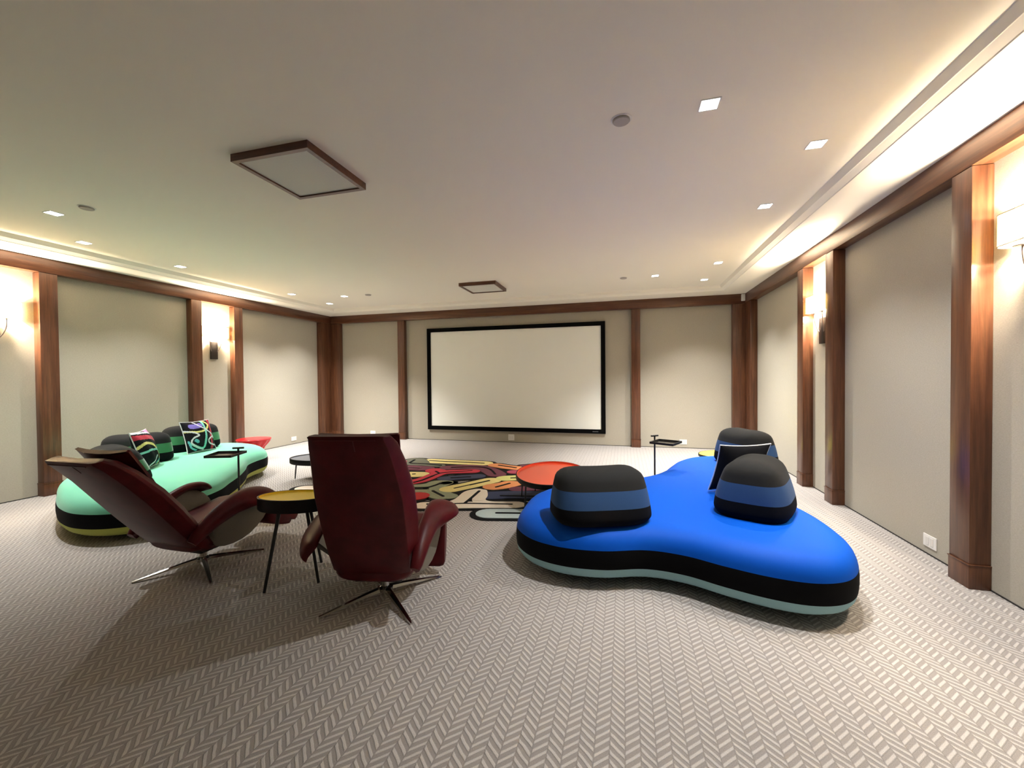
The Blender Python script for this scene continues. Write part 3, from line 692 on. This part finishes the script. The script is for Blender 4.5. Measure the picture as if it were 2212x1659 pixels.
# ------------------------------------------------------------------ rug
RC = dict(cream=(0.92, 0.79, 0.66), yellow=(0.88, 0.75, 0.31), olive=(0.149, 0.149, 0.103), plum=(0.172, 0.04, 0.069), crimson=(0.648, 0.034, 0.068), navy=(0.04, 0.052, 0.115), sage=(0.324, 0.351, 0.23), orange=(0.837, 0.324, 0.121), red=(0.54, 0.02, 0.027), ice=(0.513, 0.608, 0.608), lime=(0.743, 0.743, 0.27), rose=(0.472, 0.068, 0.121))
RK = list(RC)
RUGM = [fabric('rug_black_pile', (0.006, 0.006, 0.007), 0.98, 0.05, bscale=300, bstr=0.3)] + [fabric('rug_' + k, c, 0.98, 0.15, bscale=260, bstr=0.35, var=0.14) for k, c in RC.items()]
RUG = [  # colour, half width, centre line, slit lines (metres on the floor)
    ('yellow', 0.160, [(-3.28, 6.57), (-2.29, 6.58)], [[(-3.28, 6.57), (-2.29, 6.58)]]),
    ('olive', 0.137, [(-3.62, 6.27), (-3.6, 6.53), (-3.53, 6.6), (-3.4, 6.46), (-3.32, 6.34)], [[(-3.54, 6.33), (-3.58, 6.58)]]),
    ('olive', 0.104, [(-3.48, 6.26), (-3.2, 6.28), (-2.95, 6.24)], [[(-3.5, 6.3), (-3.21, 6.3), (-2.92, 6.25)]]),
    ('plum', 0.160, [(-3.56, 5.89), (-3.37, 5.98), (-3.09, 6.0)], [[(-3.46, 5.91), (-3.36, 5.97), (-3.18, 5.98)]]),
    ('yellow', 0.160, [(-3.13, 5.57), (-2.98, 5.6)], [[(-3.07, 5.59), (-3.05, 5.6)]]),
    ('crimson', 0.115, [(-2.88, 5.14), (-2.78, 5.28), (-2.74, 5.49), (-2.71, 5.72), (-2.61, 5.85), (-2.26, 5.98)], [[(-2.81, 5.15), (-2.76, 5.27), (-2.73, 5.48), (-2.7, 5.72), (-2.6, 5.82), (-2.29, 6.0)]]),
    ('crimson', 0.142, [(-2.87, 5.9), (-2.78, 5.84)], [[(-2.81, 5.83), (-2.7, 5.72)]]),
    ('plum', 0.149, [(-2.73, 6.13), (-2.51, 6.24), (-2.22, 6.24), (-1.99, 6.05), (-1.84, 5.86)], [[(-2.68, 6.15), (-2.4, 6.25), (-2.19, 6.26), (-2.02, 6.13), (-1.86, 5.86)]]),
    ('navy', 0.124, [(-2.48, 5.46), (-2.28, 5.58), (-2.08, 5.69)], [[(-2.41, 5.51), (-2.17, 5.62)]]),
    ('sage', 0.106, [(-2.88, 4.9), (-2.66, 4.96), (-2.53, 5.08), (-2.5, 5.21), (-2.38, 5.24)], [[(-2.8, 4.86), (-2.53, 4.93), (-2.46, 5.04), (-2.43, 5.18)]]),
    ('sage', 0.080, [(-2.76, 4.72), (-2.57, 4.79), (-2.44, 4.8), (-2.3, 4.65), (-2.15, 4.58), (-2.05, 4.65)], [[(-2.74, 4.81), (-2.47, 4.88)]]),
    ('sage', 0.085, [(-2.39, 4.93), (-2.38, 5.08), (-2.36, 5.22)], []),
    ('sage', 0.104, [(-2.38, 4.9), (-2.19, 4.72), (-2.06, 4.64)], [[(-2.36, 4.8), (-2.13, 4.61)]]),
    ('yellow', 0.145, [(-2.18, 4.94), (-1.99, 5.22), (-1.81, 5.5)], [[(-2.14, 4.99), (-1.83, 5.47)]]),
    ('orange', 0.149, [(-1.67, 5.19), (-1.57, 5.27), (-1.49, 5.39)], [[(-1.63, 5.17), (-1.51, 5.39)]]),
    ('orange', 0.128, [(-2.05, 6.48), (-1.86, 6.4), (-1.65, 6.34)], [[(-1.99, 6.47), (-1.67, 6.35)]]),
    ('lime', 0.143, [(-1.64, 5.66), (-1.4, 5.77)], [[(-1.56, 5.68), (-1.4, 5.75)]]),
    ('cream', 0.115, [(-2.2, 4.24), (-1.93, 4.31), (-1.53, 4.42), (-1.19, 4.5)], [[(-2.17, 4.28), (-1.94, 4.35), (-1.76, 4.41), (-1.54, 4.45), (-1.24, 4.5)]]),
    ('cream', 0.090, [(-1.92, 4.35), (-1.86, 4.55), (-1.87, 4.84), (-1.81, 4.95)], [[(-1.77, 4.41), (-1.77, 4.61), (-1.78, 4.93)]]),
    ('cream', 0.080, [(-1.76, 4.94), (-1.69, 4.75), (-1.66, 4.58), (-1.54, 4.49), (-1.32, 4.5)], []),
    ('red', 0.160, [(-2.68, 4.49), (-2.51, 4.54), (-2.46, 4.56)], []),
    ('navy', 0.157, [(-1.57, 4.8), (-1.31, 4.89), (-1.01, 4.94)], [[(-1.45, 4.8), (-1.0, 4.88)]]),
    ('plum', 0.108, [(-1.34, 5.15), (-1.14, 5.22)], []),
    ('ice', 0.144, [(-1.39, 4.15), (-1.03, 4.23), (-0.87, 4.27)], [[(-1.31, 4.17), (-0.93, 4.25)]]),
    ('rose', 0.116, [(-1.62, 6.07), (-1.45, 6.1)], []),
    ('plum', 0.080, [(-1.57, 6.52), (-1.36, 6.66)], []),
    ('rose', 0.127, [(-3.91, 6.41), (-3.76, 6.38)], []),
    ('cream', 0.113, [(-4.1, 4.54), (-3.87, 4.6)], []),
    ('navy', 0.160, [(-4.15, 5.39), (-3.85, 5.39), (-3.35, 5.38)], [[(-4.03, 5.4), (-3.52, 5.39)]]),
    ('orange', 0.152, [(-3.84, 4.98), (-3.4, 4.97), (-3.08, 5.04)], [[(-3.72, 4.99), (-3.21, 5.01)]]),
    ('ice', 0.152, [(-4.23, 5.82), (-3.86, 5.87)], [[(-4.16, 5.83), (-3.96, 5.85)]]),
    ('crimson', 0.136, [(-3.28, 4.32), (-3.0, 4.38), (-2.6, 4.26)], [[(-3.28, 4.32), (-2.78, 4.33)]]),
    ('yellow', 0.141, [(-3.49, 4.6), (-2.97, 4.63)], [[(-3.4, 4.6), (-3.07, 4.61)]]),
    ('sage', 0.130, [(-4.48, 6.2), (-4.06, 6.34)], []),
    ('cream', 0.145, [(-1.35, 5.85), (-0.73, 5.9)], []),
    ('yellow', 0.138, [(-1.39, 6.22), (-0.77, 6.26)], []),
    ('sage', 0.094, [(-1.24, 6.57), (-0.81, 6.56)], []),
    ('crimson', 0.107, [(-1.12, 5.5), (-0.75, 5.54)], []),
]
t_rug = None
def capsule(bm, a, b, r, z0, z1, mi, n=10):
    a, b = Vector(a), Vector(b); d = (b - a)
    an = math.atan2(d.y, d.x) if d.length > 1e-6 else 0
    poly = [(b.x + r * math.cos(an - math.pi / 2 + math.pi * k / n), b.y + r * math.sin(an - math.pi / 2 + math.pi * k / n)) for k in range(n + 1)]
    poly += [(a.x + r * math.cos(an + math.pi / 2 + math.pi * k / n), a.y + r * math.sin(an + math.pi / 2 + math.pi * k / n)) for k in range(n + 1)]
    prism(bm, poly, z0, z1, mi)
if RUG:
    bm = bmesh.new(); i_ = 0
    for col, r, line, slit in RUG:
        ci = RK.index(col) + 1; L_ = [Vector((*p, 0)) for p in line]
        L_ = spline(L_, 4, False) if len(L_) > 2 else L_
        for a, b in zip(L_, L_[1:]):
            capsule(bm, (a.x, a.y), (b.x, b.y), r + 0.065, 0.0, 0.0040 + (i_ % 41) * 0.0001, 0); i_ += 1
            capsule(bm, (a.x, a.y), (b.x, b.y), r, 0.003, 0.0100 + (i_ % 41) * 0.0001, ci)
        for sl in slit:
            S_ = [Vector((*p, 0)) for p in sl]; S_ = spline(S_, 4, False) if len(S_) > 2 else S_
            for a, b in zip(S_, S_[1:]): capsule(bm, (a.x, a.y), (b.x, b.y), 0.018, 0.006, 0.0145 + (i_ % 41) * 0.0001, 0); i_ += 1
    t_rug = tag(obj('rug', bm, RUGM), 'black rug with raised looping stripes in cream, yellow, plum, red, sage and navy', 'rug')
